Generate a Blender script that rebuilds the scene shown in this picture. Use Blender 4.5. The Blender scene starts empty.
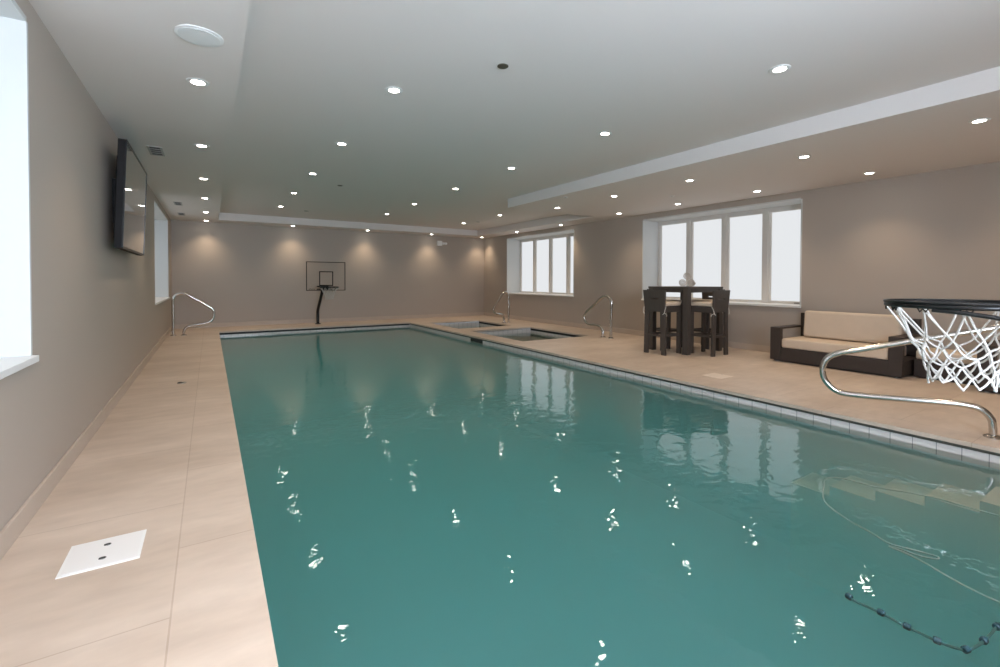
import bpy, bmesh, math, random
from mathutils import Vector, Matrix
random.seed(4)
PI = math.pi
S = bpy.context.scene
COL = S.collection

# ------------------------------------------------------------------ dimensions (metres)
XL, XR, YB, YF = -0.744, 7.613, -1.35, 13.02       # side walls, wall behind the viewpoint, far wall
ZS, ZC = 2.52, 2.688                              # soffit underside, tray ceiling
PL, PR, PN, PF = 0.165, 4.583, 0.12, 11.84        # pool edges
WZ = -0.11                                        # water level
SPAS = [(4.97, 6.68, 7.06, 9.15), (4.97, 6.50, 9.70, 11.40)]
TX0, TX1, TX2, TY1, TY2 = 0.178, 4.779, 7.003, 7.288, 12.38   # tray recess

# ------------------------------------------------------------------ materials
def new_mat(name):
    m = bpy.data.materials.new(name); m.use_nodes = True
    nt = m.node_tree; nt.nodes.clear()
    out = nt.nodes.new('ShaderNodeOutputMaterial')
    return m, nt, out
def pbr(name, col, rough=.6, metal=0, spec=.5, bump=0, bscale=40, var=0, vscale=3, coat=0, vstretch=(1, 1, 1)):
    m, nt, out = new_mat(name); N, L = nt.nodes, nt.links
    b = N.new('ShaderNodeBsdfPrincipled'); L.new(b.outputs[0], out.inputs[0])
    b.inputs['Base Color'].default_value = (*col, 1); b.inputs['Roughness'].default_value = rough
    b.inputs['Metallic'].default_value = metal; b.inputs['Specular IOR Level'].default_value = spec
    b.inputs['Coat Weight'].default_value = coat
    tc = N.new('ShaderNodeTexCoord')
    if var:
        mp = N.new('ShaderNodeMapping'); mp.inputs['Scale'].default_value = vstretch
        nz = N.new('ShaderNodeTexNoise'); nz.inputs['Scale'].default_value = vscale; nz.inputs['Detail'].default_value = 5
        L.new(tc.outputs['Object'], mp.inputs[0]); L.new(mp.outputs[0], nz.inputs['Vector'])
        mx = N.new('ShaderNodeMix'); mx.data_type = 'RGBA'
        mx.inputs[6].default_value = (*[c * (1 - var) for c in col], 1); mx.inputs[7].default_value = (*[min(1, c * (1 + var)) for c in col], 1)
        L.new(nz.outputs['Fac'], mx.inputs[0]); L.new(mx.outputs[2], b.inputs['Base Color'])
    if bump:
        n2 = N.new('ShaderNodeTexNoise'); n2.inputs['Scale'].default_value = bscale; n2.inputs['Detail'].default_value = 3
        L.new(tc.outputs['Object'], n2.inputs['Vector'])
        bp = N.new('ShaderNodeBump'); bp.inputs['Strength'].default_value = bump; bp.inputs['Distance'].default_value = .01
        L.new(n2.outputs['Fac'], bp.inputs['Height']); L.new(bp.outputs[0], b.inputs['Normal'])
    return m
def emit(name, col, st):
    m, nt, out = new_mat(name)
    e = nt.nodes.new('ShaderNodeEmission'); e.inputs[0].default_value = (*col, 1); e.inputs[1].default_value = st
    nt.links.new(e.outputs[0], out.inputs[0]); return m

def deck_mat():
    m, nt, out = new_mat('limestone_deck'); N, L = nt.nodes, nt.links
    b = N.new('ShaderNodeBsdfPrincipled'); L.new(b.outputs[0], out.inputs[0])
    b.inputs['Roughness'].default_value = .42; b.inputs['Specular IOR Level'].default_value = .35
    tc = N.new('ShaderNodeTexCoord')
    nz = N.new('ShaderNodeTexNoise'); nz.inputs['Scale'].default_value = 1.6; nz.inputs['Detail'].default_value = 6; nz.inputs['Roughness'].default_value = .6
    n2 = N.new('ShaderNodeTexNoise'); n2.inputs['Scale'].default_value = 9; n2.inputs['Detail'].default_value = 5
    mp = N.new('ShaderNodeMapping'); mp.inputs['Scale'].default_value = (.6, 1.5, 1)
    L.new(tc.outputs['Object'], mp.inputs[0])
    L.new(mp.outputs[0], nz.inputs['Vector']); L.new(mp.outputs[0], n2.inputs['Vector'])
    cr = N.new('ShaderNodeValToRGB'); L.new(nz.outputs['Fac'], cr.inputs[0])
    cr.color_ramp.elements[0].position = .3; cr.color_ramp.elements[0].color = (.505, .405, .325, 1)
    cr.color_ramp.elements[1].position = .68; cr.color_ramp.elements[1].color = (.63, .525, .44, 1)
    mx = N.new('ShaderNodeMix'); mx.data_type = 'RGBA'; mx.blend_type = 'MULTIPLY'
    r2 = N.new('ShaderNodeMapRange'); r2.inputs[1].default_value = .3; r2.inputs[2].default_value = .7; r2.inputs[3].default_value = .93; r2.inputs[4].default_value = 1.03
    L.new(n2.outputs['Fac'], r2.inputs[0]); mx.inputs[0].default_value = 1
    L.new(cr.outputs[0], mx.inputs[6]); L.new(r2.outputs[0], mx.inputs[7])
    # fine joints between the slabs: .6 x 1.0 m
    br = N.new('ShaderNodeTexBrick'); br.offset = 0.5
    br.inputs['Scale'].default_value = 1; br.inputs['Mortar Size'].default_value = .0035; br.inputs['Mortar Smooth'].default_value = .3
    br.inputs['Brick Width'].default_value = .95; br.inputs['Row Height'].default_value = .62
    br.inputs['Color1'].default_value = (1, 1, 1, 1); br.inputs['Color2'].default_value = (.955, .95, .94, 1); br.inputs['Mortar'].default_value = (.80, .77, .74, 1)
    m3 = N.new('ShaderNodeMapping'); m3.inputs['Rotation'].default_value = (0, 0, PI / 2); m3.inputs['Location'].default_value = (0, .12, 0)
    L.new(tc.outputs['Object'], m3.inputs[0]); L.new(m3.outputs[0], br.inputs['Vector'])
    my = N.new('ShaderNodeMix'); my.data_type = 'RGBA'; my.blend_type = 'MULTIPLY'; my.inputs[0].default_value = 1
    L.new(mx.outputs[2], my.inputs[6]); L.new(br.outputs['Color'], my.inputs[7]); L.new(my.outputs[2], b.inputs['Base Color'])
    return m

def tile_mat():
    m, nt, out = new_mat('waterline_tile'); N, L = nt.nodes, nt.links
    b = N.new('ShaderNodeBsdfPrincipled'); L.new(b.outputs[0], out.inputs[0]); b.inputs['Roughness'].default_value = .22
    tc = N.new('ShaderNodeTexCoord'); sx = N.new('ShaderNodeSeparateXYZ'); L.new(tc.outputs['Object'], sx.inputs[0])
    ad = N.new('ShaderNodeMath'); ad.operation = 'ADD'; L.new(sx.outputs[0], ad.inputs[0]); L.new(sx.outputs[1], ad.inputs[1])
    def joint(sock, period, off, w):
        a = N.new('ShaderNodeMath'); a.operation = 'ADD'; a.inputs[1].default_value = off + 50 * period; L.new(sock, a.inputs[0])
        d = N.new('ShaderNodeMath'); d.operation = 'DIVIDE'; d.inputs[1].default_value = period; L.new(a.outputs[0], d.inputs[0])
        f = N.new('ShaderNodeMath'); f.operation = 'FRACT'; L.new(d.outputs[0], f.inputs[0])
        c = N.new('ShaderNodeMath'); c.operation = 'LESS_THAN'; c.inputs[1].default_value = w / period; L.new(f.outputs[0], c.inputs[0])
        return c.outputs[0]
    j1 = joint(ad.outputs[0], .1385, -.02, .005); j2 = joint(sx.outputs[2], .15, .045, .004)
    mxx = N.new('ShaderNodeMath'); mxx.operation = 'MAXIMUM'; L.new(j1, mxx.inputs[0]); L.new(j2, mxx.inputs[1])
    mx = N.new('ShaderNodeMix'); mx.data_type = 'RGBA'; L.new(mxx.outputs[0], mx.inputs[0])
    mx.inputs[6].default_value = (.70, .645, .62, 1); mx.inputs[7].default_value = (.30, .29, .28, 1)
    L.new(mx.outputs[2], b.inputs['Base Color']); return m

def water_mat(name, dens, acol, sd=0, scol=(1, 1, 1)):
    m, nt, out = new_mat(name); N, L = nt.nodes, nt.links
    tc = N.new('ShaderNodeTexCoord')
    def nz(scale, det, st=(1, 1, 1), dist=0):
        mp = N.new('ShaderNodeMapping'); mp.inputs['Scale'].default_value = st; mp.inputs['Rotation'].default_value = (0, 0, .5)
        n = N.new('ShaderNodeTexNoise'); n.inputs['Scale'].default_value = scale; n.inputs['Detail'].default_value = det; n.inputs['Distortion'].default_value = dist
        L.new(tc.outputs['Object'], mp.inputs[0]); L.new(mp.outputs[0], n.inputs['Vector']); return n.outputs['Fac']
    a, b_ = nz(1.6, 1, (1, 1, 1), .4), nz(7.5, 2, (1, 1.3, 1), .3)
    mu = N.new('ShaderNodeMath'); mu.operation = 'MULTIPLY'; mu.inputs[1].default_value = WAVE[1]; L.new(b_, mu.inputs[0])
    mv = N.new('ShaderNodeMath'); mv.operation = 'MULTIPLY'; mv.inputs[1].default_value = WAVE[0]; L.new(a, mv.inputs[0])
    ad = N.new('ShaderNodeMath'); ad.operation = 'ADD'; L.new(mu.outputs[0], ad.inputs[0]); L.new(mv.outputs[0], ad.inputs[1])
    bp = N.new('ShaderNodeBump'); bp.inputs['Strength'].default_value = 1; bp.inputs['Distance'].default_value = 1.0
    L.new(ad.outputs[0], bp.inputs['Height'])
    fr = N.new('ShaderNodeFresnel'); fr.inputs['IOR'].default_value = 1.5; L.new(bp.outputs[0], fr.inputs['Normal'])
    gl = N.new('ShaderNodeBsdfGlossy'); gl.inputs['Roughness'].default_value = .015; gl.inputs['Color'].default_value = (1, 1, 1, 1); L.new(bp.outputs[0], gl.inputs['Normal'])
    tr = N.new('ShaderNodeBsdfTransparent'); mix = N.new('ShaderNodeMixShader')
    L.new(fr.outputs[0], mix.inputs[0]); L.new(tr.outputs[0], mix.inputs[1]); L.new(gl.outputs[0], mix.inputs[2]); L.new(mix.outputs[0], out.inputs[0])
    va = N.new('ShaderNodeVolumeAbsorption'); va.inputs['Color'].default_value = (*acol, 1); va.inputs['Density'].default_value = dens
    vs = N.new('ShaderNodeVolumeScatter'); vs.inputs['Color'].default_value = (*scol, 1); vs.inputs['Density'].default_value = sd; vs.inputs['Anisotropy'].default_value = .3
    av = N.new('ShaderNodeAddShader'); L.new(va.outputs[0], av.inputs[0]); L.new(vs.outputs[0], av.inputs[1])
    L.new(av.outputs[0] if sd else va.outputs[0], out.inputs['Volume']); return m
WAVE = (.0047, .0028)

def clear_mat(name):
    m, nt, out = new_mat(name); N, L = nt.nodes, nt.links
    fr = N.new('ShaderNodeFresnel'); fr.inputs['IOR'].default_value = 1.3
    gl = N.new('ShaderNodeBsdfGlossy'); gl.inputs['Roughness'].default_value = .05
    tr = N.new('ShaderNodeBsdfTransparent'); tr.inputs[0].default_value = (.97, .97, .97, 1); mix = N.new('ShaderNodeMixShader')
    L.new(fr.outputs[0], mix.inputs[0]); L.new(tr.outputs[0], mix.inputs[1]); L.new(gl.outputs[0], mix.inputs[2]); L.new(mix.outputs[0], out.inputs[0])
    return m

M = dict(
    wall=pbr('greige_wall_paint', (.43, .372, .32), .55, spec=.3, bump=.03, bscale=150),
    ceil=pbr('ceiling_paint', (.74, .69, .66), .7, spec=.2),
    white=pbr('white_trim_paint', (.80, .80, .79), .45),
    reveal=pbr('reveal_paint', (.60, .61, .60), .6),
    frame=pbr('window_frame_paint', (.74, .71, .67), .5),
    base=pbr('stone_baseboard', (.50, .42, .35), .5, var=.08, vscale=4),
    deck=deck_mat(), tile=tile_mat(),
    plaster=pbr('pool_plaster', (.56, .70, .74), .8, spec=.1, var=.05, vscale=2),
    spa_plaster=pbr('spa_plaster', (.50, .58, .54), .8, spec=.1),
    tread=pbr('step_tread_plaster', (.80, .76, .68), .8, spec=.1),
    track=pbr('dark_aluminium_track', (.075, .07, .058), .5, metal=.2),
    black=pbr('black_metal', (.008, .008, .008), .3, spec=.35),
    tvblack=pbr('television_casing', (.010, .009, .009), .6, spec=.15),
    screen=pbr('television_screen', (.015, .015, .015), .06, spec=.9, coat=1),
    steel=pbr('polished_stainless_steel', (.58, .555, .52), .17, metal=1),
    wicker=pbr('dark_brown_wicker', (.038, .028, .024), .55, bump=.4, bscale=120, var=.25, vscale=60),
    wood=pbr('dark_stained_wood', (.060, .050, .044), .5, bump=.15, bscale=80, var=.25, vscale=12, vstretch=(6, 6, .6)),
    linen=pbr('beige_canvas', (.64, .53, .42), .9, spec=.1, bump=.2, bscale=300, var=.04, vscale=10),
    towel=pbr('white_terry_towel', (.60, .53, .46), .95, spec=.05, bump=.7, bscale=250),
    cord=pbr('white_cord', (.58, .56, .53), .8, spec=.1),
    lid=pbr('white_plastic', (.78, .77, .76), .4),
    grey=pbr('grey_plastic', (.30, .30, .29), .5),
    dark=pbr('dark_recess', (.02, .02, .02), .7),
    paleslab=pbr('pale_stone', (.72, .62, .54), .5),
    vent=pbr('grey_vent_metal', (.36, .35, .33), .5),
    lens=emit('lit_lamp_lens', (1, .93, .82), 34),
    pane_r=emit('frosted_pane_daylight', (.95, .975, 1), .73),
    pane_l=emit('frosted_pane_bright_daylight', (.80, .90, 1), 1.0),
    pane_f=emit('frosted_pane_far_daylight', (.88, .94, 1), .8),
    pane_fill=emit('fill_window_glow', (.73, .84, 1), 36.0),  # strong cool glow for the added window behind the camera
    clear=clear_mat('clear_acrylic'),
    hose=pbr('pale_hose', (.52, .70, .68), .5),
    rope=pbr('teal_rope', (.08, .24, .24), .6),
    floatm=pbr('dark_teal_float', (.006, .035, .045), .5),
    water=water_mat('pool_water', .66, (.30, .86, .89), .60, (.50, .87, .94)),
    spa_water=water_mat('spa_water', .5, (.5, .9, .85)),
)
# ------------------------------------------------------------------ mesh helpers
def box(bm, x0, x1, y0, y1, z0, z1):
    v = [bm.verts.new(p) for p in [(x0, y0, z0), (x1, y0, z0), (x1, y1, z0), (x0, y1, z0), (x0, y0, z1), (x1, y0, z1), (x1, y1, z1), (x0, y1, z1)]]
    for f in [(3, 2, 1, 0), (4, 5, 6, 7), (0, 1, 5, 4), (1, 2, 6, 5), (2, 3, 7, 6), (3, 0, 4, 7)]: bm.faces.new([v[i] for i in f])
    return v
def tube(bm, pts, r, n=10, closed=False, cap=True):
    pts = [Vector(p) for p in pts]; k = len(pts); rings = []
    rad = r if callable(r) else (lambda i: r)
    up = None
    for i, p in enumerate(pts):
        if closed: t = pts[(i + 1) % k] - pts[i - 1]
        else: t = pts[min(i + 1, k - 1)] - pts[max(i - 1, 0)]
        t.normalize()
        if up is None:
            up = Vector((0, 0, 1)) if abs(t.z) < .9 else Vector((1, 0, 0))
        a = up - t * up.dot(t); a.normalize(); b = t.cross(a); up = a
        rings.append([bm.verts.new(p + (a * math.cos(q) + b * math.sin(q)) * rad(i)) for q in [2 * PI * j / n for j in range(n)]])
    for i in range(k if closed else k - 1):
        A, B = rings[i], rings[(i + 1) % k]
        for j in range(n): bm.faces.new((A[j], A[(j + 1) % n], B[(j + 1) % n], B[j]))
    if cap and not closed:
        bm.faces.new(rings[0][::-1]); bm.faces.new(rings[-1])
def spline(P, sub=6):
    P = [Vector(p) for p in P]; out = []
    for i in range(len(P) - 1):
        p0, p1, p2, p3 = P[max(i - 1, 0)], P[i], P[i + 1], P[min(i + 2, len(P) - 1)]
        for s in range(sub):
            t = s / sub
            out.append(.5 * ((2 * p1) + (p2 - p0) * t + (2 * p0 - 5 * p1 + 4 * p2 - p3) * t * t + (3 * p1 - p0 - 3 * p2 + p3) * t ** 3))
    out.append(P[-1]); return out
def lathe(bm, prof, cx=0, cy=0, n=24, axis='z'):
    rings = []
    for r, z in prof:
        ring = []
        for j in range(n):
            a = 2 * PI * j / n; p = (cx + r * math.cos(a), cy + r * math.sin(a), z)
            ring.append(bm.verts.new(p))
        rings.append(ring)
    for A, B in zip(rings, rings[1:]):
        for j in range(n): bm.faces.new((A[j], A[(j + 1) % n], B[(j + 1) % n], B[j]))
    bm.faces.new(rings[0][::-1]); bm.faces.new(rings[-1])
def prism(bm, poly, d0, d1, axis):
    """poly: 2-D outline; extruded along axis from d0 to d1"""
    def P(u, v, d): return {'x': (d, u, v), 'y': (u, d, v), 'z': (u, v, d)}[axis]
    A = [bm.verts.new(P(u, v, d0)) for u, v in poly]; B = [bm.verts.new(P(u, v, d1)) for u, v in poly]
    bm.faces.new(A[::-1]); bm.faces.new(B); n = len(poly)
    for i in range(n): bm.faces.new((A[i], A[(i + 1) % n], B[(i + 1) % n], B[i]))
def cells(bm, U, V, hole, place, thick):
    """grid sheet with openings, thickened along `thick` (a vector)"""
    vs = {}
    def v(i, j):
        if (i, j) not in vs: vs[i, j] = bm.verts.new(place(U[i], V[j]))
        return vs[i, j]
    F = []
    for i in range(len(U) - 1):
        for j in range(len(V) - 1):
            if hole((U[i] + U[i + 1]) / 2, (V[j] + V[j + 1]) / 2): continue
            F.append(bm.faces.new((v(i, j), v(i + 1, j), v(i + 1, j + 1), v(i, j + 1))))
    r = bmesh.ops.extrude_face_region(bm, geom=F, use_keep_orig=True)
    bmesh.ops.translate(bm, vec=thick, verts=[g for g in r['geom'] if isinstance(g, bmesh.types.BMVert)])
def obj(name, bm, mat, parent=None, smooth=False, bevel=0, seg=2, loc=None):
    if bevel:
        bmesh.ops.remove_doubles(bm, verts=bm.verts, dist=1e-6)
        bmesh.ops.recalc_face_normals(bm, faces=bm.faces)
        es = [e for e in bm.edges if len(e.link_faces) == 2 and e.calc_face_angle(0) > .6]
        bmesh.ops.bevel(bm, geom=es, offset=bevel, segments=seg, affect='EDGES', profile=.6, clamp_overlap=True)
    bmesh.ops.recalc_face_normals(bm, faces=bm.faces)
    me = bpy.data.meshes.new(name); bm.to_mesh(me); bm.free(); me.materials.append(mat)
    if smooth:
        me.polygons.foreach_set('use_smooth', [True] * len(me.polygons))
        try: me.set_sharp_from_angle(angle=math.radians(40))
        except Exception: pass
    o = bpy.data.objects.new(name, me); COL.objects.link(o)
    if parent: o.parent = parent
    if loc: o.location = loc
    return o
def tag(o, label=None, cat=None, group=None, kind=None):
    if label: o['label'] = label
    if cat: o['category'] = cat
    if group: o['group'] = group
    if kind: o['kind'] = kind
    return o
def thing(name, label, cat, loc=(0, 0, 0), rz=0, group=None):
    o = bpy.data.objects.new(name, None); COL.objects.link(o); o.location = loc; o.rotation_euler = (0, 0, rz)
    o.empty_display_size = .1
    return tag(o, label, cat, group)
def struct(name, bm, mat, label, **k):
    o = obj(name, bm, mat, **k); return tag(o, label, kind='structure')
def copy_tree(o, parent=None):
    c = o.copy(); COL.objects.link(c); c.parent = parent
    for ch in [x for x in ALLCH.get(o.name, [])]: copy_tree(ch, c)
    return c
ALLCH = {}
def index_children():
    ALLCH.clear()
    for o in COL.objects:
        if o.parent: ALLCH.setdefault(o.parent.name, []).append(o)
B = bmesh.new

# ------------------------------------------------------------------ room shell
inr = lambda x, y, r: r[0] < x < r[1] and r[2] < y < r[3]
POOL = (PL, PR, PN, PF)
bm = B()
U = sorted({XL, PL, PR, 4.97, 6.50, 6.68, XR}); V = sorted({YB, PN, 7.06, 9.15, 9.70, 11.40, PF, YF})
cells(bm, U, V, lambda x, y: any(inr(x, y, r) for r in [POOL] + SPAS), lambda a, b: (a, b, 0), (0, 0, -.032))
struct('floor', bm, M['deck'], 'pale limestone slab deck around the pool and both spas')

bm = B()
cells(bm, [XL, TX0, TX1, TX2, XR], [YB, TY1, TY2, YF],
      lambda x, y: (TX0 < x < TX1 and y < TY2) or (TX1 < x < TX2 and TY1 < y < TY2), lambda a, b: (a, b, ZS), (0, 0, ZC - ZS))
struct('ceiling_soffit', bm, M['ceil'], 'lowered painted soffit running round the raised tray ceiling')
bm = B(); box(bm, XL - .1, XR + .1, YB, YF, ZC, ZC + .1)
struct('ceiling', bm, M['ceil'], 'raised grey painted tray ceiling over the pool')

WIN = {'near': (3.47, 6.48), 'far': (8.635, 11.64)}     # right wall openings
LWIN = {'near': (0.12, 3.13), 'far': (9.20, 12.03)}     # left wall openings
Z0, Z1 = .77, 2.40
def wall_x(name, X, th, wins, label):
    bm = B()
    V = sorted({YB, YF, *[q for w in wins.values() for q in w]})
    cells(bm, V, [-.03, Z0, Z1, ZC], lambda y, z: Z0 < z < Z1 and any(a < y < b for a, b in wins.values()), lambda y, z: (X, y, z), (th, 0, 0))
    struct(name, bm, M['wall'], label)
wall_x('wall_right', XR, .1, WIN, 'greige painted wall with two deep window openings')
wall_x('wall_left', XL, -.1, LWIN, 'greige painted wall carrying the television')
bm = B(); box(bm, XL - .1, XR + .1, YF, YF + .1, -.03, ZC); struct('wall_far', bm, M['wall'], 'greige painted end wall behind the basketball hoop')
bm = B(); cells(bm, [XL - .1, -.2, 2.3, XR + .1], [-.03, Z0, Z1, ZC], lambda x, z: -.2 < x < 2.3 and Z0 < z < Z1, lambda x, z: (x, YB, z), (0, -.1, 0)); struct('wall_back', bm, M['wall'], 'greige painted end wall behind the viewpoint')
def bb(name, x0, x1, y0, y1, label):
    bm = B(); box(bm, x0, x1, y0, y1, 0, .1); struct(name, bm, M['base'], label, bevel=.004)
bb('baseboard_left', XL, XL + .016, YB, YF, 'beige stone baseboard along the television wall')
bb('baseboard_right', XR - .016, XR, YB, YF, 'beige stone baseboard under the windows')
bb('baseboard_far', XL + .016, XR - .016, YF - .016, YF, 'beige stone baseboard behind the hoop')

def window(name, X, s, y0, y1, label, pane, det=True):
    """s=+1: opening in the right wall (outside is +X); s=-1: left wall"""
    D = .5; w = thing(name, None, None, (X, (y0 + y1) / 2, Z0)); w['label'] = label; w['kind'] = 'structure'
    ox, oy, oz = X, (y0 + y1) / 2, Z0
    def bx(bm, xa, xb, ya, yb, za, zb):
        xs = sorted((s * xa, s * xb)); box(bm, xs[0], xs[1], ya - oy, yb - oy, za - oz, zb - oz)
    bm = B()                                              # white lined opening
    bx(bm, -.001, D + .1, y0 - .02, y0 + .003, Z0, Z1); bx(bm, -.001, D + .1, y1 - .003, y1 + .02, Z0, Z1)
    bx(bm, -.0015, D + .1, y0 + .003, y1 - .003, Z1 - .003, Z1 + .02)
    obj('window_reveal', bm, M['reveal'], w)
    bm = B(); bx(bm, -.025, D + .1, y0 - .02, y1 + .02, Z0 - .03, Z0 + .003); obj('window_sill', bm, M['white'], w, bevel=.004)
    # frame and four panes
    g = .13; pw = (y1 - y0 - .07 * 2 - 3 * g) / 4; fr = B(); zb, zt = Z0 + .035, Z1 - .075
    bx(fr, D - .035, D + .04, y0 + .003, y0 + .07, Z0, Z1 - .003); bx(fr, D - .035, D + .04, y1 - .07, y1 - .003, Z0, Z1 - .003)
    bx(fr, D - .034, D + .039, y0 + .07, y1 - .07, Z0, zb); bx(fr, D - .034, D + .039, y0 + .07, y1 - .07, zt, Z1 - .003)
    ys = []
    for i in range(4):
        a = y0 + .07 + i * (pw + g); ys.append((a, a + pw))
        if i < 3: bx(fr, D - .035, D + .04, a + pw, a + pw + g, zb, zt)
        if i < 3: bx(fr, D - .05, D - .034, a + pw + .035, a + pw + g - .035, zb - .02, zt + .02)
    for a, b in ys:                                       # thin sash beads round each pane
        for q in ((a, a + .012, zb, zt), (b - .012, b, zb, zt)): bx(fr, D - .022, D + .02, *q)
        for q in ((a, b, zb, zb + .012), (a, b, zt - .012, zt)): bx(fr, D - .0215, D + .019, *q)
    obj('window_frame', fr, M['frame'], w)
    for a, b in ys:
        bm = B(); bx(bm, D, D + .012, a, b, zb, zt); obj('pane', bm, pane, w)
    if det:
        bm = B(); bx(bm, D - .075, D - .035, y0 + .1, y0 + .28, Z0 + .012, Z0 + .028); obj('window_crank', bm, M['grey'], w)
    return w
window('window_1', XR, 1, *WIN['near'], 'nearer four-pane frosted window in the right wall behind the bar table', M['pane_r'])
window('window_2', XR, 1, *WIN['far'], 'farther four-pane frosted window in the right wall beside the spas', M['pane_r'])
window('window_3', XL, -1, *LWIN['near'], 'nearest window opening in the left wall at the picture edge', M['pane_l'], False)
window('window_4', XL, -1, *LWIN['far'], 'distant window opening in the left wall beyond the television', M['pane_f'], False)

w6 = window('fill_window', 0, 1, -1.25, 1.25, 'added fill light window in the end wall behind the viewpoint', M['pane_fill'], False)  # unseen window, added to brighten the near deck and ceiling
w6.location = (1.05, YB, Z0); w6.rotation_euler = (0, 0, -PI / 2)

# ------------------------------------------------------------------ pool and spas
def basin(name, r, depth, label, mats, inset=.02, deep=None):
    x0, x1, y0, y1 = r; i = inset
    root = thing(name, None, None, ((x0 + x1) / 2, (y0 + y1) / 2, -depth)); root['label'] = label; root['kind'] = 'structure'
    cx, cy, cz = root.location
    a, b, c, d = x0 - i - cx, x1 + i - cx, y0 - i - cy, y1 + i - cy
    def ring(bm, a, b, c, d, z0, z1, t=.06):
        z0 -= cz; z1 -= cz
        box(bm, a - t, a, c - t, d + t, z0, z1); box(bm, b, b + t, c - t, d + t, z0, z1)
        box(bm, a, b, c - t, c, z0, z1); box(bm, a, b, d, d + t, z0, z1)
    bm = B(); ring(bm, a, b, c, d, -depth, -.15, .08); box(bm, a - .08, b + .08, c - .08, d + .08, -.08, 0)
    obj('pool_shell', bm, mats[0], root)
    bm = B(); ring(bm, a, b, c, d, -.15, -.05, .08); o = obj('waterline_tile', bm, M['tile'], root)
    return root, (a, b, c, d)
root, (a, b, c, d) = basin('pool_basin', POOL, 1.35, 'long rectangular swimming pool basin with white waterline tiles', (M['plaster'],), .02)
cx, cy, cz = root.location
bm = B(); box(bm, b - .012, b + .08, c - .08, d + .08, -.054 - cz, -.033 - cz); box(bm, a - .08, a + .012, c - .08, d + .08, -.054 - cz, -.033 - cz)
obj('cover_track', bm, M['track'], root)
bm = B(); box(bm, a + .012, b - .012, d - .004, d + .08, -.075 - cz, -.033 - cz); box(bm, a, b, c - .08, c, -.05 - cz, -.033 - cz)
obj('cover_slot', bm, M['dark'], root)
bm = B(); box(bm, b - .004, b + .02, 7.92 - cy, 8.42 - cy, -.12 - cz, -.052 - cz); obj('skimmer_mouth', bm, M['dark'], root)
# entry steps along the right wall at the near end
ys = [PN - .02, .55, .83, 1.10, 1.38, 1.68, 1.97]; zs = [-.19, -.27, -.35, -.42, -.50, -.58]
for k in range(6):
    bm = B(); box(bm, 4.21 - cx, b - .0005, ys[k] - cy + (0.0005), ys[k + 1] - cy, -1.349 - cz, zs[k] - cz)
    obj('step', bm, M['tread'], root)
def water(name, r, z, depth, mat, label):
    bm = B(); x0, x1, y0, y1 = r; i = .024
    box(bm, x0 - i, x1 + i, y0 - i, y1 + i, -depth - .004, z); o = obj(name, bm, mat); tag(o, label, 'water', kind='stuff')
water('pool_water', POOL, WZ, 1.35, M['water'], 'rippled teal water filling the long pool')
for r, nm, wl in zip(SPAS, ('nearer', 'farther'), ('square sunken spa nearer the bar table', 'square sunken spa close to the far wall')):
    root2, (a2, b2, c2, d2) = basin('spa_basin', r, .9, wl, (M['spa_plaster'],), .02)
    bx_, by_, bz_ = root2.location
    bm = B(); box(bm, a2, a2 + .3, c2, d2, 0, .45); box(bm, b2 - .3, b2, c2, d2, 0, .45)
    box(bm, a2 + .3, b2 - .3, c2, c2 + .3, 0, .45); box(bm, a2 + .3, b2 - .3, d2 - .3, d2, 0, .45)
    obj('bench', bm, M['spa_plaster'], root2)
    bm = B(); box(bm, b2 - .004, b2 + .05, c2, d2, -.085 - bz_, -.033 - bz_); obj('cover_slot', bm, M['dark'], root2)
    water('spa_water', r, -.13, .9, M['spa_water'], 'still green water in the %s sunken spa' % nm)

# ------------------------------------------------------------------ recessed downlights
def downlight_proto():
    t = thing('recessed_downlight', 'x', 'downlight')
    bm = B(); lathe(bm, [(.043, -.001), (.043, -.007), (.066, -.006), (.070, -.001)], n=28); obj('trim_ring', bm, M['white'], t, smooth=True)
    bm = B(); lathe(bm, [(.0425, -.002), (.040, -.006), (.025, -.008), (.001, -.009)], n=24); obj('lamp_lens', bm, M['lens'], t, smooth=True)
    ld = bpy.data.lights.new('downlight_beam', 'SPOT'); ld.energy = 35; ld.color = (1, .78, .56)
    ld.spot_size = math.radians(106); ld.spot_blend = 1.0; ld.shadow_soft_size = .035
    lo = bpy.data.objects.new('downlight_beam', ld); COL.objects.link(lo); lo.parent = t; lo.location = (0, 0, -.02)
    return t
dl = downlight_proto(); index_children(); first = True
ORD = ['nearest', 'second', 'third', 'fourth', 'fifth', 'sixth', 'seventh']
rows = [
  ([(-.06, y, ZS) for y in (3.83, 5.62, 7.44, 9.20, 11.10, 12.70)], 'over the left deck beside the television', 'downlights over the left deck'),
  ([(1.27, y, ZC) for y in (3.62, 5.36, 7.09, 8.84, 10.61)], "over the pool's left half", 'downlights over the left half of the pool'),
  ([(3.50, y, ZC) for y in (1.75, 3.49, 5.25, 6.94, 8.78, 10.47)], "over the pool's right half", 'downlights over the right half of the pool'),
  ([(5.79, y, ZC) for y in (9.17, 10.99)], 'in the raised ceiling above the spas', 'downlights above the spas'),
  ([(5.54, y, ZS) for y in (1.14, 2.50, 3.93, 5.31, 6.75)], 'in the right soffit, pool side row', 'downlights along the pool side of the right soffit'),
  ([(7.06, y, ZS) for y in (2.43, 3.84, 5.24, 6.63)], 'in the right soffit, window side row', 'downlights along the window side of the right soffit'),
  ([(7.34, y, ZS) for y in (8.80, 10.72, 12.70)], 'in the narrow soffit beside the far window', 'downlights in the narrow right soffit'),
  ([(x, 12.70, ZS) for x in (1.80, 3.70, 5.61)], 'in the far soffit, counted from the left', 'downlights in the far soffit'),
]
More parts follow.
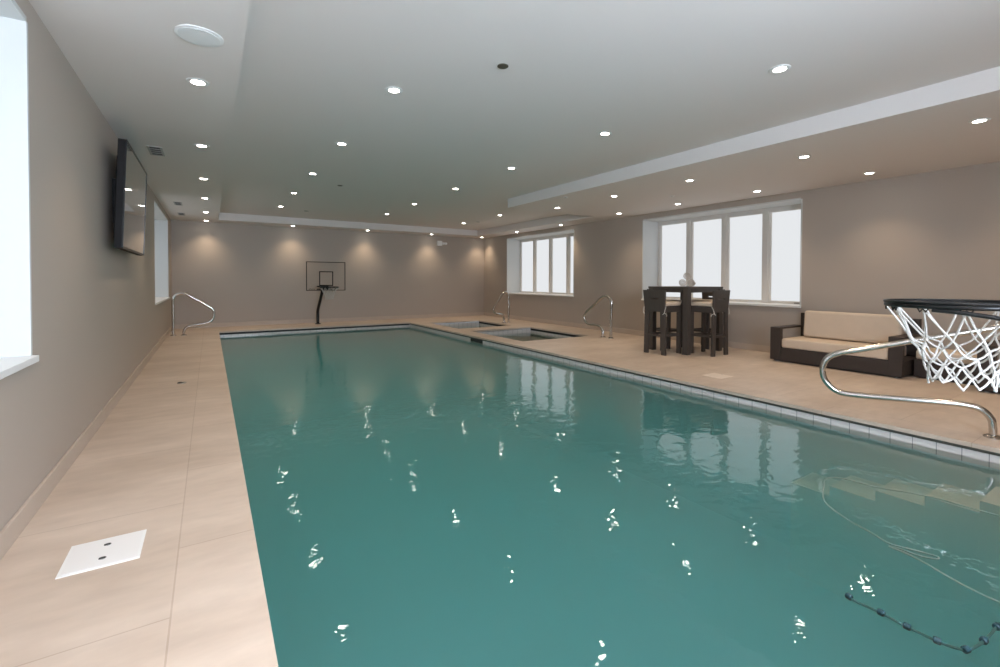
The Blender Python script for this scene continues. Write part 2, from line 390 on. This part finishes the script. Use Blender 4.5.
for P_, where, grp in rows:
    for i, p in enumerate(P_):
        o = dl if first else copy_tree(dl); first = False
        o.location = p; tag(o, '%s lit recessed downlight of the row %s' % (('leftmost', 'middle', 'rightmost')[i] if 'far soffit' in where else ORD[i], where.replace(', counted from the left', '')), 'downlight', grp)
for p, w in [((-.06, 2.0, ZS), 'left deck'), ((1.27, 1.87, ZC), 'near left pool corner'), ((1.27, .1, ZC), 'viewpoint'), ((3.5, 0, ZC), 'near pool end'), ((5.54, -.2, ZS), 'near right deck'), ((7.06, 1.0, ZS), 'armchair'), ((-.06, .2, ZS), 'near left window'), ((7.06, -.4, ZS), 'near right corner')]:
    o = copy_tree(dl); o.location = p; tag(o, 'recessed downlight outside the picture, above the ' + w, 'downlight', 'downlights outside the picture')

# ceiling bits
def disc(name, label, cat, p, r, mat, h=.006, parts=None, group=None):
    t = thing(name, label, cat, p, group=group)
    bm = B(); lathe(bm, [(r, 0), (r, -h * .6), (r * .93, -h)], n=32); obj('cover_plate' if cat != 'speaker' else 'speaker_rim', bm, mat, t, smooth=True)
    if parts: parts(t)
    return t
def grille(t):
    bm = B(); lathe(bm, [(.101, -.0055), (.10, -.0085), (.04, -.0095), (.001, -.010)], n=32); obj('speaker_grille', bm, pbr('speaker_grille', (.74, .75, .74), .8, bump=.3, bscale=600), t, smooth=True)
disc('ceiling_speaker', 'large round white speaker flush in the left soffit', 'speaker', (-.04, 3.11, ZS), .118, M['white'], parts=grille)
def sprink(t):
    bm = B(); lathe(bm, [(.012, -.004), (.012, -.012), (.02, -.014), (.02, -.016)], n=16); obj('sprinkler_head', bm, M['steel'], t, smooth=True)
brz = pbr('bronze_cap', (.10, .085, .06), .5, metal=.3)
disc('sprinkler_cap', 'dark bronze cap in the tray ceiling near the viewpoint', 'sprinkler', (1.789, 2.797, ZC), .040, brz, group='ceiling caps')
disc('sprinkler_cap', 'dark cap midway down the tray ceiling', 'sprinkler', (1.806, 7.745, ZC), .040, brz, group='ceiling caps')
disc('sprinkler_cap', 'grey cap near the far end of the tray ceiling, left side', 'sprinkler', (1.841, 11.02, ZC), .05, M['grey'], group='ceiling caps')
disc('sprinkler_cap', 'grey cap near the far right corner of the tray ceiling', 'sprinkler', (6.004, 10.59, ZC), .05, M['grey'], group='ceiling caps')
disc('sprinkler_cap', 'white cap on the right soffit beside its pool edge, farther', 'sprinkler', (4.95, 5.82, ZS + .001), .045, M['lid'], parts=sprink, group='ceiling caps')
disc('sprinkler_cap', 'white cap on the right soffit in front of the near window', 'sprinkler', (6.327, 4.807, ZS + .001), .04, M['lid'], parts=sprink, group='ceiling caps')
def vent(loc, w, d, label):
    t = thing('ceiling_vent', label, 'vent', loc, group='vents in the left soffit')
    bm = B()
    for q in ((-w, w, -d, -d + .02), (-w, w, d - .02, d), (-w, -w + .02, -d + .02, d - .02), (w - .02, w, -d + .02, d - .02)): box(bm, *q, -.006, 0)
    obj('vent_frame', bm, M['vent'], t)
    bm = B(); box(bm, -w + .02, w - .02, -d + .02, d - .02, -.002, 0); obj('vent_throat', bm, M['dark'], t)
    n = 3
    for i in range(n):
        y = -d + .02 + (2 * d - .04) * (i + 1) / (n + 1); bm = B(); box(bm, -w + .02, w - .02, y - .006, y + .006, -.006, -.002)
        obj('vent_slat', bm, M['vent'], t)
vent((-.475, 6.12, ZS), .065, .20, 'grey slotted air vent in the left soffit beside the television top')
vent((-.475, 10.13, ZS), .06, .20, 'middle of three air vents in the left soffit')
vent((-.491, 11.72, ZS), .06, .20, 'air vent in the left soffit nearest the far wall')

# ------------------------------------------------------------------ television
def television():
    t = thing('television', 'black flat screen television mounted high on the left wall', 'television', (XL, 5.665, 1.865))
    w, h = .735, .455
    til = Matrix.Translation((.12, 0, 0)) @ Matrix.Rotation(math.radians(2.2), 4, 'Y')
    def tr(bm): bmesh.ops.transform(bm, matrix=til, verts=bm.verts)
    bm = B(); box(bm, -.03, .022, -w, w, -h, h); box(bm, -.055, -.03, -w * .8, w * .8, -h * .8, h * .75); tr(bm); obj('casing', bm, M['tvblack'], t, bevel=.004)
    bm = B()
    for q in ((-w, w, -h, -h + .018), (-w, w, h - .014, h), (-w, -w + .013, -h + .018, h - .014), (w - .013, w, -h + .018, h - .014)): box(bm, .0222, .030, *q)
    tr(bm); obj('bezel', bm, M['black'], t)
    bm = B(); box(bm, .0222, .026, -w + .013, w - .013, -h + .018, h - .014); tr(bm); obj('screen', bm, M['screen'], t)
    bm = B(); box(bm, .001, .03, -.25, .25, -.2, .2); box(bm, .03, .075, -.05, .05, -.12, .12); box(bm, .03, .07, -.22, -.19, -.2, .2); box(bm, .03, .07, .19, .22, -.2, .2)
    obj('wall_bracket', bm, M['dark'], t)
television()

# ------------------------------------------------------------------ emergency light
t = thing('emergency_light', 'small white twin head emergency light high on the far wall', 'emergency light', (6.06, YF + .003, 2.24))
bm = B(); box(bm, -.13, .02, -.07, 0, -.03, .12); obj('housing', bm, M['lid'], t, bevel=.008)
for x in (.06, .14):
    bm = B(); tube(bm, [(x, -.02, .05), (x, -.09, .04)], lambda i: (.028, .04)[i], 16); obj('lamp_head', bm, M['lid'], t, smooth=True)
bm = B(); box(bm, .02, .15, -.03, -.012, .04, .06); obj('arm', bm, M['lid'], t)

# ------------------------------------------------------------------ basketball hoops
def hoop(loc, rz, label, rimz, bw=.475, bx=0.0, R=.216, net_len=.275):
    """local frame: pole base at the origin, board and rim towards +Y"""
    t = thing('pool_basketball_hoop', label, 'basketball hoop', loc, rz, group='poolside basketball hoops')
    bd = .36; rc = bd + .15 + R; z0 = rimz - .09; z1 = z0 + .73
    bm = B(); lathe(bm, [(.075, 0), (.075, .012), (.045, .016), (.04, .03)], bx, 0, n=20)
    for a in range(4): lathe(bm, [(.008, .012), (.008, .022)], bx + .058 * math.cos(a * PI / 2 + .8), .058 * math.sin(a * PI / 2 + .8), 8)
    obj('base_plate', bm, M['black'], t, smooth=True)
    bm = B(); px = bx * .6
    tube(bm, spline([(bx, 0, .01), (bx, 0, .2), (bx, .02, .36), (bx * .88, .10, .52), (bx * .72, .20, .70), (px, .27, rimz - .12), (px, .285, rimz + .03)], 5), .036, 14)
    box(bm, px - .14, px + .14, .315, bd - .012, rimz - .07, rimz - .04); box(bm, px - .14, px + .14, .315, bd - .012, rimz + .0, rimz + .03)
    box(bm, px - .03, px + .03, .28, .32, rimz - .08, rimz + .04)
    obj('pole', bm, M['black'], t, smooth=True)
    bm = B(); box(bm, -bw, bw, bd - .006, bd + .006, z0, z1); bo = obj('backboard', bm, M['clear'], t)
    bm = B(); e = .016
    for q in ((-bw, bw, z0, z0 + e), (-bw, bw, z1 - e, z1), (-bw, -bw + e, z0 + e, z1 - e), (bw - e, bw, z0 + e, z1 - e)): box(bm, q[0], q[1], bd - .012, bd + .012, q[2], q[3])
    obj('board_edging', bm, M['tvblack'], bo)
    bm = B(); s, e, zz0, zz1 = .17, .024, rimz + .03, rimz + .40
    for q in ((-s, s, zz0, zz0 + e), (-s, s, zz1 - e, zz1), (-s, -s + e, zz0 + e, zz1 - e), (s - e, s, zz0 + e, zz1 - e)): box(bm, q[0], q[1], bd + .0065, bd + .010, q[2], q[3])
    obj('target_square', bm, M['tvblack'], bo)
    bm = B()                                                 # small unreadable maker's mark: a few strokes
    for k, (w_, h_) in enumerate(((.018, .02), (.012, .026), (.02, .016), (.012, .022), (.022, .014))):
        x = bw - .06 - k * .03; box(bm, x - w_, x, bd + .0065, bd + .009, z0 + .03, z0 + .03 + h_)
    obj('maker_mark', bm, M['tvblack'], bo)
    # rim: ring, back plate, braces, small hooks
    bm = B(); n = 56
    ringp = [(R * math.cos(2 * PI * i / n), rc + R * math.sin(2 * PI * i / n), rimz) for i in range(n)]
    tube(bm, ringp, .009, 10, closed=True)
    tube(bm, [(p[0] * (R + .006) / R, rc + (p[1] - rc) * (R + .006) / R, rimz + .012) for p in ringp], .005, 8, closed=True)
    box(bm, -.10, .10, bd + .0105, bd + .022, rimz - .06, rimz + .015)
    for s in (-1, 1):
        box(bm, s * .09 - .012, s * .09 + .012, bd + .02, rc - R * .86, rimz - .012, rimz + .004)
        tube(bm, spline([(s * R * .985, rc + .03, rimz - .012), (s * R * .97, rc - .03, rimz - .016), (s * R * .90, rc - .12, rimz - .030), (s * R * .72, rc - .20, rimz - .052), (s * .11, bd + .06, rimz - .056), (s * .09, bd + .02, rimz - .056)], 4), .0075, 8)
    obj('rim', bm, M['black'], t, smooth=True)
    NN = 12
    for i in range(NN):
        a = 2 * PI * (i + .5) / NN; c0 = Vector((R * math.cos(a), rc + R * math.sin(a), rimz - .006)); td = Vector((-math.sin(a), math.cos(a), 0))
        bm = B(); tube(bm, [c0 - td * .017, c0 - td * .009 + Vector((0, 0, -.014)), c0 + Vector((0, 0, -.003)), c0 + td * .009 + Vector((0, 0, -.014)), c0 + td * .017], .0028, 6)
        obj('net_hook', bm, M['black'], t, smooth=True)
    # net: two families of crossing cords, knotted where they meet
    lev = [0, .40, .54, .66, .78, .89, 1.0]; rr = [R * .99, R * .66, R * .57, R * .50, R * .455, R * .425, R * .43]
    rnd = random.Random(7); jit = {}
    def knot(k2, lvl):
        k2 %= 2 * NN
        if (k2, lvl) not in jit: jit[k2, lvl] = (rnd.uniform(-.05, .05) if lvl else 0, rnd.uniform(-.012, .012) if 0 < lvl else 0, rnd.uniform(.93, 1.06) if lvl else 1)
        da, dz, dr = jit[k2, lvl]; a = 2 * PI * (k2 * .5 + .5) / NN + da
        return Vector((rr[lvl] * dr * math.cos(a), rc + rr[lvl] * dr * math.sin(a), rimz - .012 - net_len * lev[lvl] + dz))
    bm = B()
    for i in range(NN):
        for s in (-1, 1):
            P_ = [knot(2 * i + s * k, k) for k in range(7)]
            pts = []
            for k in range(6):
                p, q = P_[k], P_[k + 1]; pts.append(p)
                m_ = p.lerp(q, .5); m_.z -= .005 if k == 0 else .003; cen = Vector((0, rc, m_.z)); m_ = cen + (m_ - cen) * (.97 if k == 0 else 1.02); pts.append(m_)
            pts.append(P_[6])
            tube(bm, spline(pts, 3), .0034 if rimz > 1.02 else .0028, 6)
    for i in range(2 * NN):
        for l in range(1, 7):
            if (i + l) % 2 == 0:
                c_ = knot(i, l); bmesh.ops.create_icosphere(bm, subdivisions=1, radius=.0056, matrix=Matrix.Translation(c_))
    obj('net', bm, M['cord'], t, smooth=True)
    return t
hoop((2.505, 12.60, 0), PI, 'basketball hoop on a bent black pole by the far pool end', .965, bx=.135)
hoop((2.343, -.21, 0), 0, 'nearest basketball hoop, its black rim and white net hanging in the foreground', 1.062)

# ------------------------------------------------------------------ stainless grab rails
def rail(base, ang, pts, label, r=.026, feet=()):
    """pts: (s, z) along the vertical plane through `base` in direction ang"""
    t = thing('grab_rail', label, 'handrail', base, ang, group='stainless pool grab rails')
    bm = B(); tube(bm, spline([(s, 0, z) for s, z in pts], 5), r, 14); obj('bent_tube', bm, M['steel'], t, smooth=True)
    for s in feet:
        bm = B(); lathe(bm, [(r + .03, .0), (r + .03, .006), (r + .012, .018), (r + .001, .020)], s, 0, 24); obj('escutcheon', bm, M['steel'], t, smooth=True)
    return t
# near right rail, leaning over the entry steps
ang = math.atan2(1.86 - .9, 4.48 - 4.88)
rail((4.88, .90, 0), ang, [(0, 0), (.002, .08), (.012, .135), (.055, .19), (.12, .213), (.24, .218), (.52, .206), (.80, .196), (.93, .21), (1.01, .285), (1.035, .38), (1.01, .475), (.93, .535), (.78, .578), (.53, .655), (.24, .74), (-.02, .815), (-.14, .835), (-.22, .79), (-.25, .70), (-.25, .4), (-.25, 0)],
     'large stainless steel grab rail beside the entry steps in the right foreground', .0235, (0, -.25))
rail((-.635, 11.45, 0), 0, [(0, 0), (0, .35), (0, .70), (.02, .79), (.075, .845), (.16, .855), (.24, .835), (.40, .73), (.585, .60), (.675, .53), (.707, .45), (.69, .33), (.63, .255), (.53, .225), (.38, .20), (.27, .178), (.20, .13), (.178, .06), (.178, 0)],
     'bent stainless grab rail on the left deck by the far corner', .026, (0, .178))
rail((6.75, 6.53, 0), PI / 2, [(0, 0), (0, .35), (-.01, .68), (.02, .775), (.09, .828), (.17, .838), (.27, .80), (.50, .63), (.71, .485), (.765, .40), (.755, .31), (.68, .245), (.58, .228), (.42, .235), (.31, .215), (.235, .15), (.22, .07), (.22, 0)],
     'stainless grab rail beside the nearer spa, left of the bar table', .027, (0, .22))
rail((6.89, 10.45, 0), PI, [(0, 0), (0, .35), (0, .64), (.02, .76), (.07, .815), (.13, .835), (.18, .80), (.33, .60), (.465, .41), (.475, .34), (.42, .265), (.33, .235), (.24, .225), (.17, .19), (.15, .10), (.15, 0)],
     'distant stainless grab rail beside the farther spa, against the far window', .027, (0, .15))

# ------------------------------------------------------------------ bar table and stools
T = (6.20, 7.13, 4.41, 5.16)
cxT, cyT = (T[0] + T[1]) / 2, (T[2] + T[3]) / 2
t = thing('bar_table', 'tall dark wooden bar table in front of the near window', 'table', (cxT, cyT, 0))
w, d = (T[1] - T[0]) / 2, (T[3] - T[2]) / 2
bm = B(); box(bm, -w, w, -d, d, 1.022, 1.055); obj('tabletop', bm, M['wood'], t, bevel=.003)
bm = B()
for q in ((-w + .11, w - .11, -d + .012, -d + .037), (-w + .11, w - .11, d - .037, d - .012), (-w + .012, -w + .037, -d + .11, d - .11), (w - .037, w - .012, -d + .11, d - .11)): box(bm, *q, .965, 1.0215)
obj('apron', bm, M['wood'], t)
for sx in (-1, 1):
    for sy in (-1, 1):
        bm = B(); xs = sorted((sx * w - sx * .005, sx * w - sx * .095)); yy = sorted((sy * d - sy * .005, sy * d - sy * .095)); box(bm, *xs, *yy, 0, 1.0215); obj('leg', bm, M['wood'], t, bevel=.003)

def stool(label, loc, rz):
    t = thing('bar_stool', label, 'bar stool', loc, rz, group='bar stools around the bar table')
    W = .19; D = .20
    for sx in (-1, 1):                                        # rear legs: splayed slabs; front legs straight
        bm = B(); xo, xi = sx * (W + .015), sx * (W - .055)
        prism(bm, [(xo, 0), (sx * W, .67), (sx * (W - .075), .67), (xi - sx * 0.005, 0)], -D - .012, -D + .023, 'y'); obj('leg', bm, M['wood'], t, bevel=.002)
        bm = B(); xs = sorted((sx * W, sx * (W - .07))); box(bm, *xs, D - .035, D, 0, .735); obj('leg', bm, M['wood'], t, bevel=.002)
    bm = B()                                                  # seat box and apron
    box(bm, -W, W, -D + .025, D, .735, .755); box(bm, -W + .07, W - .07, D - .03, D - .004, .66, .734)
    for sx in (-1, 1): xs = sorted((sx * (W - .003), sx * (W - .026))); box(bm, *xs, -D + .024, D - .036, .66, .734)
    obj('seat', bm, M['wood'], t)
    # backrest panel, slightly raked and flared, with a grip slot
    bm = B(); U_ = [-1, -.42, .42, 1]; Z_ = [.665, .862, .880, 1.005]
    def pl(u, z):
        f = (z - .665) / .34; return (u * (.185 + .028 * f), -D - .012 - .02 * f, z)
    cells(bm, U_, Z_, lambda u, z: abs(u) < .4 and .862 < z < .88, pl, (0, .026, 0)); obj('backrest', bm, M['wood'], t, bevel=.002)
    bm = B()
    box(bm, -W + .07, W - .07, D - .03, D - .008, .28, .315)
    for sx in (-1, 1): xs = sorted((sx * (W - .012), sx * (W - .034))); box(bm, *xs, -D + .024, D - .036, .28, .315)
    box(bm, -W + .06, W - .06, -D - .005, -D + .017, .28, .315)
    obj('footrest', bm, M['wood'], t)
    bm = B(); box(bm, -W + .008, W - .008, -D + .03, D - .006, .7555, .822); c = obj('cushion', bm, M['linen'], t, bevel=.022, seg=3, smooth=True)
    for sx in (-1, 1):
        bm = B(); x = sx * (W + .012)
        tube(bm, spline([(sx * (W - .02), -D + .04, .765), (x, -D + .0, .74), (x, -D - .02, .70), (x - sx * .006, -D - .03, .655), (x - sx * .03, -D - .035, .63)], 4), .0055, 6)
        tube(bm, spline([(x, -D - .03, .655), (x + sx * .006, -D + .01, .63), (x + sx * .002, -D + .02, .60)], 4), .0055, 6)
        obj('tie', bm, M['cord'], c, smooth=True)
    return t
stool('dark bar stool at the left of the bar table, its slotted back towards the pool', (6.09, 4.77, 0), -PI / 2)
stool('dark bar stool at the near right side of the bar table, back to the viewer', (6.612, 4.335, 0), 0)
stool('dark bar stool between the bar table and the right wall, mostly hidden', (7.24, 4.80, 0), PI / 2)
stool('dark bar stool behind the bar table at its far side', (6.70, 5.20, 0), PI)

def towel(p, label):
    vd = math.atan2(4.8, 6.6)
    t = thing('rolled_towel', label, 'towel', p, vd - PI / 2, group='rolled towels on the bar table')
    bm = B(); n = 90; turns = 3.0; th = .0125; A = []
    for i in range(n + 1):
        a = 2 * PI * turns * i / n; r = .010 + (.066 - .010) * i / n
        A.append((r, a))
    L_ = .125
    vs = []
    for r, a in A:
        vs.append([bm.verts.new((rr_ * math.cos(a), y, .066 + rr_ * math.sin(a))) for rr_ in (max(r - th, .002), r) for y in (-L_, L_)])
    for a_, b_ in zip(vs, vs[1:]):
        bm.faces.new((a_[0], b_[0], b_[1], a_[1])); bm.faces.new((a_[2], a_[3], b_[3], b_[2]))
        bm.faces.new((a_[0], a_[2], b_[2], b_[0])); bm.faces.new((a_[1], b_[1], b_[3], a_[3]))
    bm.faces.new((vs[-1][0], vs[-1][1], vs[-1][3], vs[-1][2])); bm.faces.new((vs[0][0], vs[0][2], vs[0][3], vs[0][1]))
    obj('towel_roll', bm, M['towel'], t, smooth=True)
dv = Vector((math.sin(math.atan2(4.8, 6.6)), -math.cos(math.atan2(4.8, 6.6)), 0)); c0 = Vector((6.67, 4.76, 1.056))
towel(c0 - dv * .068, 'left of the two lower rolled white towels on the bar table')
towel(c0 + dv * .066, 'right of the two lower rolled white towels on the bar table')
towel(c0 + Vector((0, 0, .110)), 'rolled white towel resting on top of two others on the bar table')

# ------------------------------------------------------------------ lounge seating
def loveseat(name, label, x0, x1, y0, y1, back=True):
    cx_, cy_ = (x0 + x1) / 2, (y0 + y1) / 2; w, d = (x1 - x0) / 2, (y1 - y0) / 2
    t = thing(name, label, 'sofa' if name == 'loveseat' else 'armchair', (cx_, cy_, 0))
    bm = B(); box(bm, -w + .012, w, -d + .005, d - .005, .03, .20); box(bm, -w + .04, w - .02, -d + .03, d - .03, 0.006, .03); obj('seat_base', bm, M['wicker'], t, bevel=.004)
    for s in (-1, 1):
        a = sorted((s * d, s * (d - .135)))
        bm = B(); box(bm, -w, -w + .075, a[0], a[1], .025, .466); box(bm, -w, w - .07, a[0], a[1], .466, .490); obj('armrest', bm, M['wicker'], t, bevel=.004)
    bm = B(); box(bm, w - .07, w, -d + .03, d - .10, .20, .675); obj('back_frame', bm, M['wicker'], t, bevel=.004)
    for sx in (-1, 1):
        for sy in (-1, 1):
            bm = B(); lathe(bm, [(.02, 0), (.022, .007)], sx * (w - .07), sy * (d - .07), 12); obj('foot', bm, M['lid'], t)
    bm = B(); box(bm, -w + .02, w - .10, -d + .14, d - .14, .2005, .335); obj('seat_cushion', bm, M['linen'], t, bevel=.03, seg=4, smooth=True)
    bm = B(); box(bm, -.10, .10, -d + .145, d - .235, -.19, .19)
    bmesh.ops.transform(bm, matrix=Matrix.Translation((w - .195, 0, .528)) @ Matrix.Rotation(math.radians(6), 4, 'Y'), verts=bm.verts)
    obj('back_cushion', bm, M['linen'], t, bevel=.045, seg=4, smooth=True)
    return t
loveseat('loveseat', 'dark brown woven loveseat with beige cushions against the right wall', 6.85, 7.585, 2.01, 3.51)
loveseat('armchair', 'dark woven armchair cut off by the right picture edge behind the net', 6.78, 7.585, .30, 1.38)
t = thing('ottoman', 'low dark woven ottoman with beige cushion between loveseat and armchair', 'ottoman', (7.35, 1.70, 0))
bm = B(); box(bm, -.23, .23, -.29, .28, .02, .22); box(bm, -.2, .2, -.25, .24, .0, .02); obj('base', bm, M['wicker'], t, bevel=.005)
bm = B(); box(bm, -.22, .22, -.28, .27, .2205, .33); obj('cushion', bm, M['linen'], t, bevel=.03, seg=4, smooth=True)

# ------------------------------------------------------------------ deck fittings
t = thing('skimmer_lid', 'square white skimmer lid with two finger holes in the left deck', 'lid', (-.38, 2.504, 0))
bm = B(); box(bm, -.128, .128, -.126, .126, .0, .003); obj('cover_frame', bm, M['white'], t)
bm = B(); box(bm, -.118, .118, -.116, .116, .003, .0045); obj('cover_plate', bm, M['lid'], t, bevel=.001)
for y in (-.055, .06):
    bm = B(); lathe(bm, [(.013, .0046), (.012, .0056), (.008, .0056)], 0, y, 20); h_ = obj('finger_hole', bm, M['grey'], t, smooth=True)
    bm = B(); box(bm, -.012, .010, y - .007, y + .006, .0056, .0062); obj('latch', bm, M['dark'], h_)
t = thing('deck_fitting', 'small round metal fitting set in the left deck', 'deck fitting', (-.268, 6.17, 0))
bm = B(); lathe(bm, [(.045, .0), (.045, .004), (.03, .007)], n=24); obj('metal_ring', bm, M['steel'], t, smooth=True)
bm = B(); lathe(bm, [(.026, .0071), (.020, .012)], -.018, 0, 16); obj('dark_plug', bm, M['dark'], t, smooth=True)
t = thing('deck_hatch', 'pale square access lid in the right deck before the loveseat', 'lid', (5.19, 3.27, 0))
bm = B(); box(bm, -.125, .125, -.125, .125, 0, .003); obj('cover_plate', bm, M['paleslab'], t, bevel=.001)
bm = B(); lathe(bm, [(.008, .003), (.008, .004)], .09, 0, 12); obj('screw', bm, M['grey'], t)

# ------------------------------------------------------------------ things in the water
HOSE = [(3.628, 0.622), (3.618, 0.692), (3.609, 0.79), (3.601, 0.895), (3.549, 1.018), (3.486, 1.12), (3.465, 1.215), (3.453, 1.292), (3.407, 1.347), (3.326, 1.353), (3.223, 1.316), (3.096, 1.269), (2.994, 1.217), (2.923, 1.139), (2.869, 1.048), (2.83, 0.947), (2.785, 0.86), (2.802, 0.8), (2.83, 0.735), (2.84, 0.692), (2.812, 0.691), (2.779, 0.739), (2.771, 0.809), (2.752, 0.845), (2.75, 0.785), (2.729, 0.708), (2.695, 0.638), (2.665, 0.564), (2.649, 0.502), (2.645, 0.443)]
ROPE = [(2.156, 0.787), (2.149, 0.758), (2.155, 0.683), (2.149, 0.604), (2.154, 0.523), (2.163, 0.487), (2.186, 0.457), (2.231, 0.444), (2.295, 0.435), (2.362, 0.431), (2.429, 0.428), (2.515, 0.421)]
o = obj('vacuum_hose', (lambda b: (tube(b, spline([(x, y, -.125) for x, y in HOSE], 4), .0042, 8), b)[1])(B()), M['hose'], smooth=True)
tag(o, 'thin pale cleaner hose looping in the water near the entry steps', 'hose')
t = thing('lane_rope', 'teal rope with dark floats lying on the water in the lower right corner', 'rope', (ROPE[0][0], ROPE[0][1], -.115))
o0 = Vector(t.location)
bm = B(); tube(bm, spline([Vector((x, y, -.115)) - o0 for x, y in ROPE], 4), .0045, 8); obj('rope', bm, M['rope'], t, smooth=True)
for i in (0, 2, 3, 4, 6, 8, 10):
    p = Vector((*ROPE[i], -.113)); q = Vector((*ROPE[min(i + 1, len(ROPE) - 1)], -.113)); dd = (q - p).normalized()
    bm = B(); a_ = p - o0
    tube(bm, [a_ - dd * .011, a_ - dd * .008, a_ + dd * .008, a_ + dd * .011], lambda k: (.008, .0115, .0115, .008)[k], 12); obj('float', bm, M['floatm'], t, smooth=True)

# ------------------------------------------------------------------ world, camera, view
w = bpy.data.worlds.new('outside'); S.world = w; w.use_nodes = True
w.node_tree.nodes['Background'].inputs[0].default_value = (.75, .85, 1, 1); w.node_tree.nodes['Background'].inputs[1].default_value = .5
cam = bpy.data.cameras.new('camera'); co = bpy.data.objects.new('camera', cam); COL.objects.link(co)
R_, U_, F_ = [Vector(v) for v in [[0.845145, -0.53453, 0.002741], [0.006554, 0.015489, 0.999859], [0.534497, 0.845008, -0.016594]]]
m4 = Matrix.Identity(4)
for i in range(3): m4[i][0], m4[i][1], m4[i][2] = R_[i], U_[i], -F_[i]
m4[2][3] = 1.15
co.matrix_world = m4
cam.sensor_width = 36; cam.lens = 16.5196; cam.shift_y = -0.04564; cam.clip_start = .05
S.camera = co
S.view_settings.view_transform = 'Standard'; S.view_settings.look = 'None'; S.view_settings.gamma = 1; S.view_settings.use_curve_mapping = False
S.view_settings.exposure = 0.2
S.cycles.use_denoising = True
S.cycles.max_bounces = 12; S.cycles.diffuse_bounces = 5; S.cycles.glossy_bounces = 4; S.cycles.transparent_max_bounces = 16; S.cycles.volume_bounces = 5
S.cycles.sample_clamp_indirect = 6; S.cycles.caustics_reflective = False; S.cycles.caustics_refractive = False
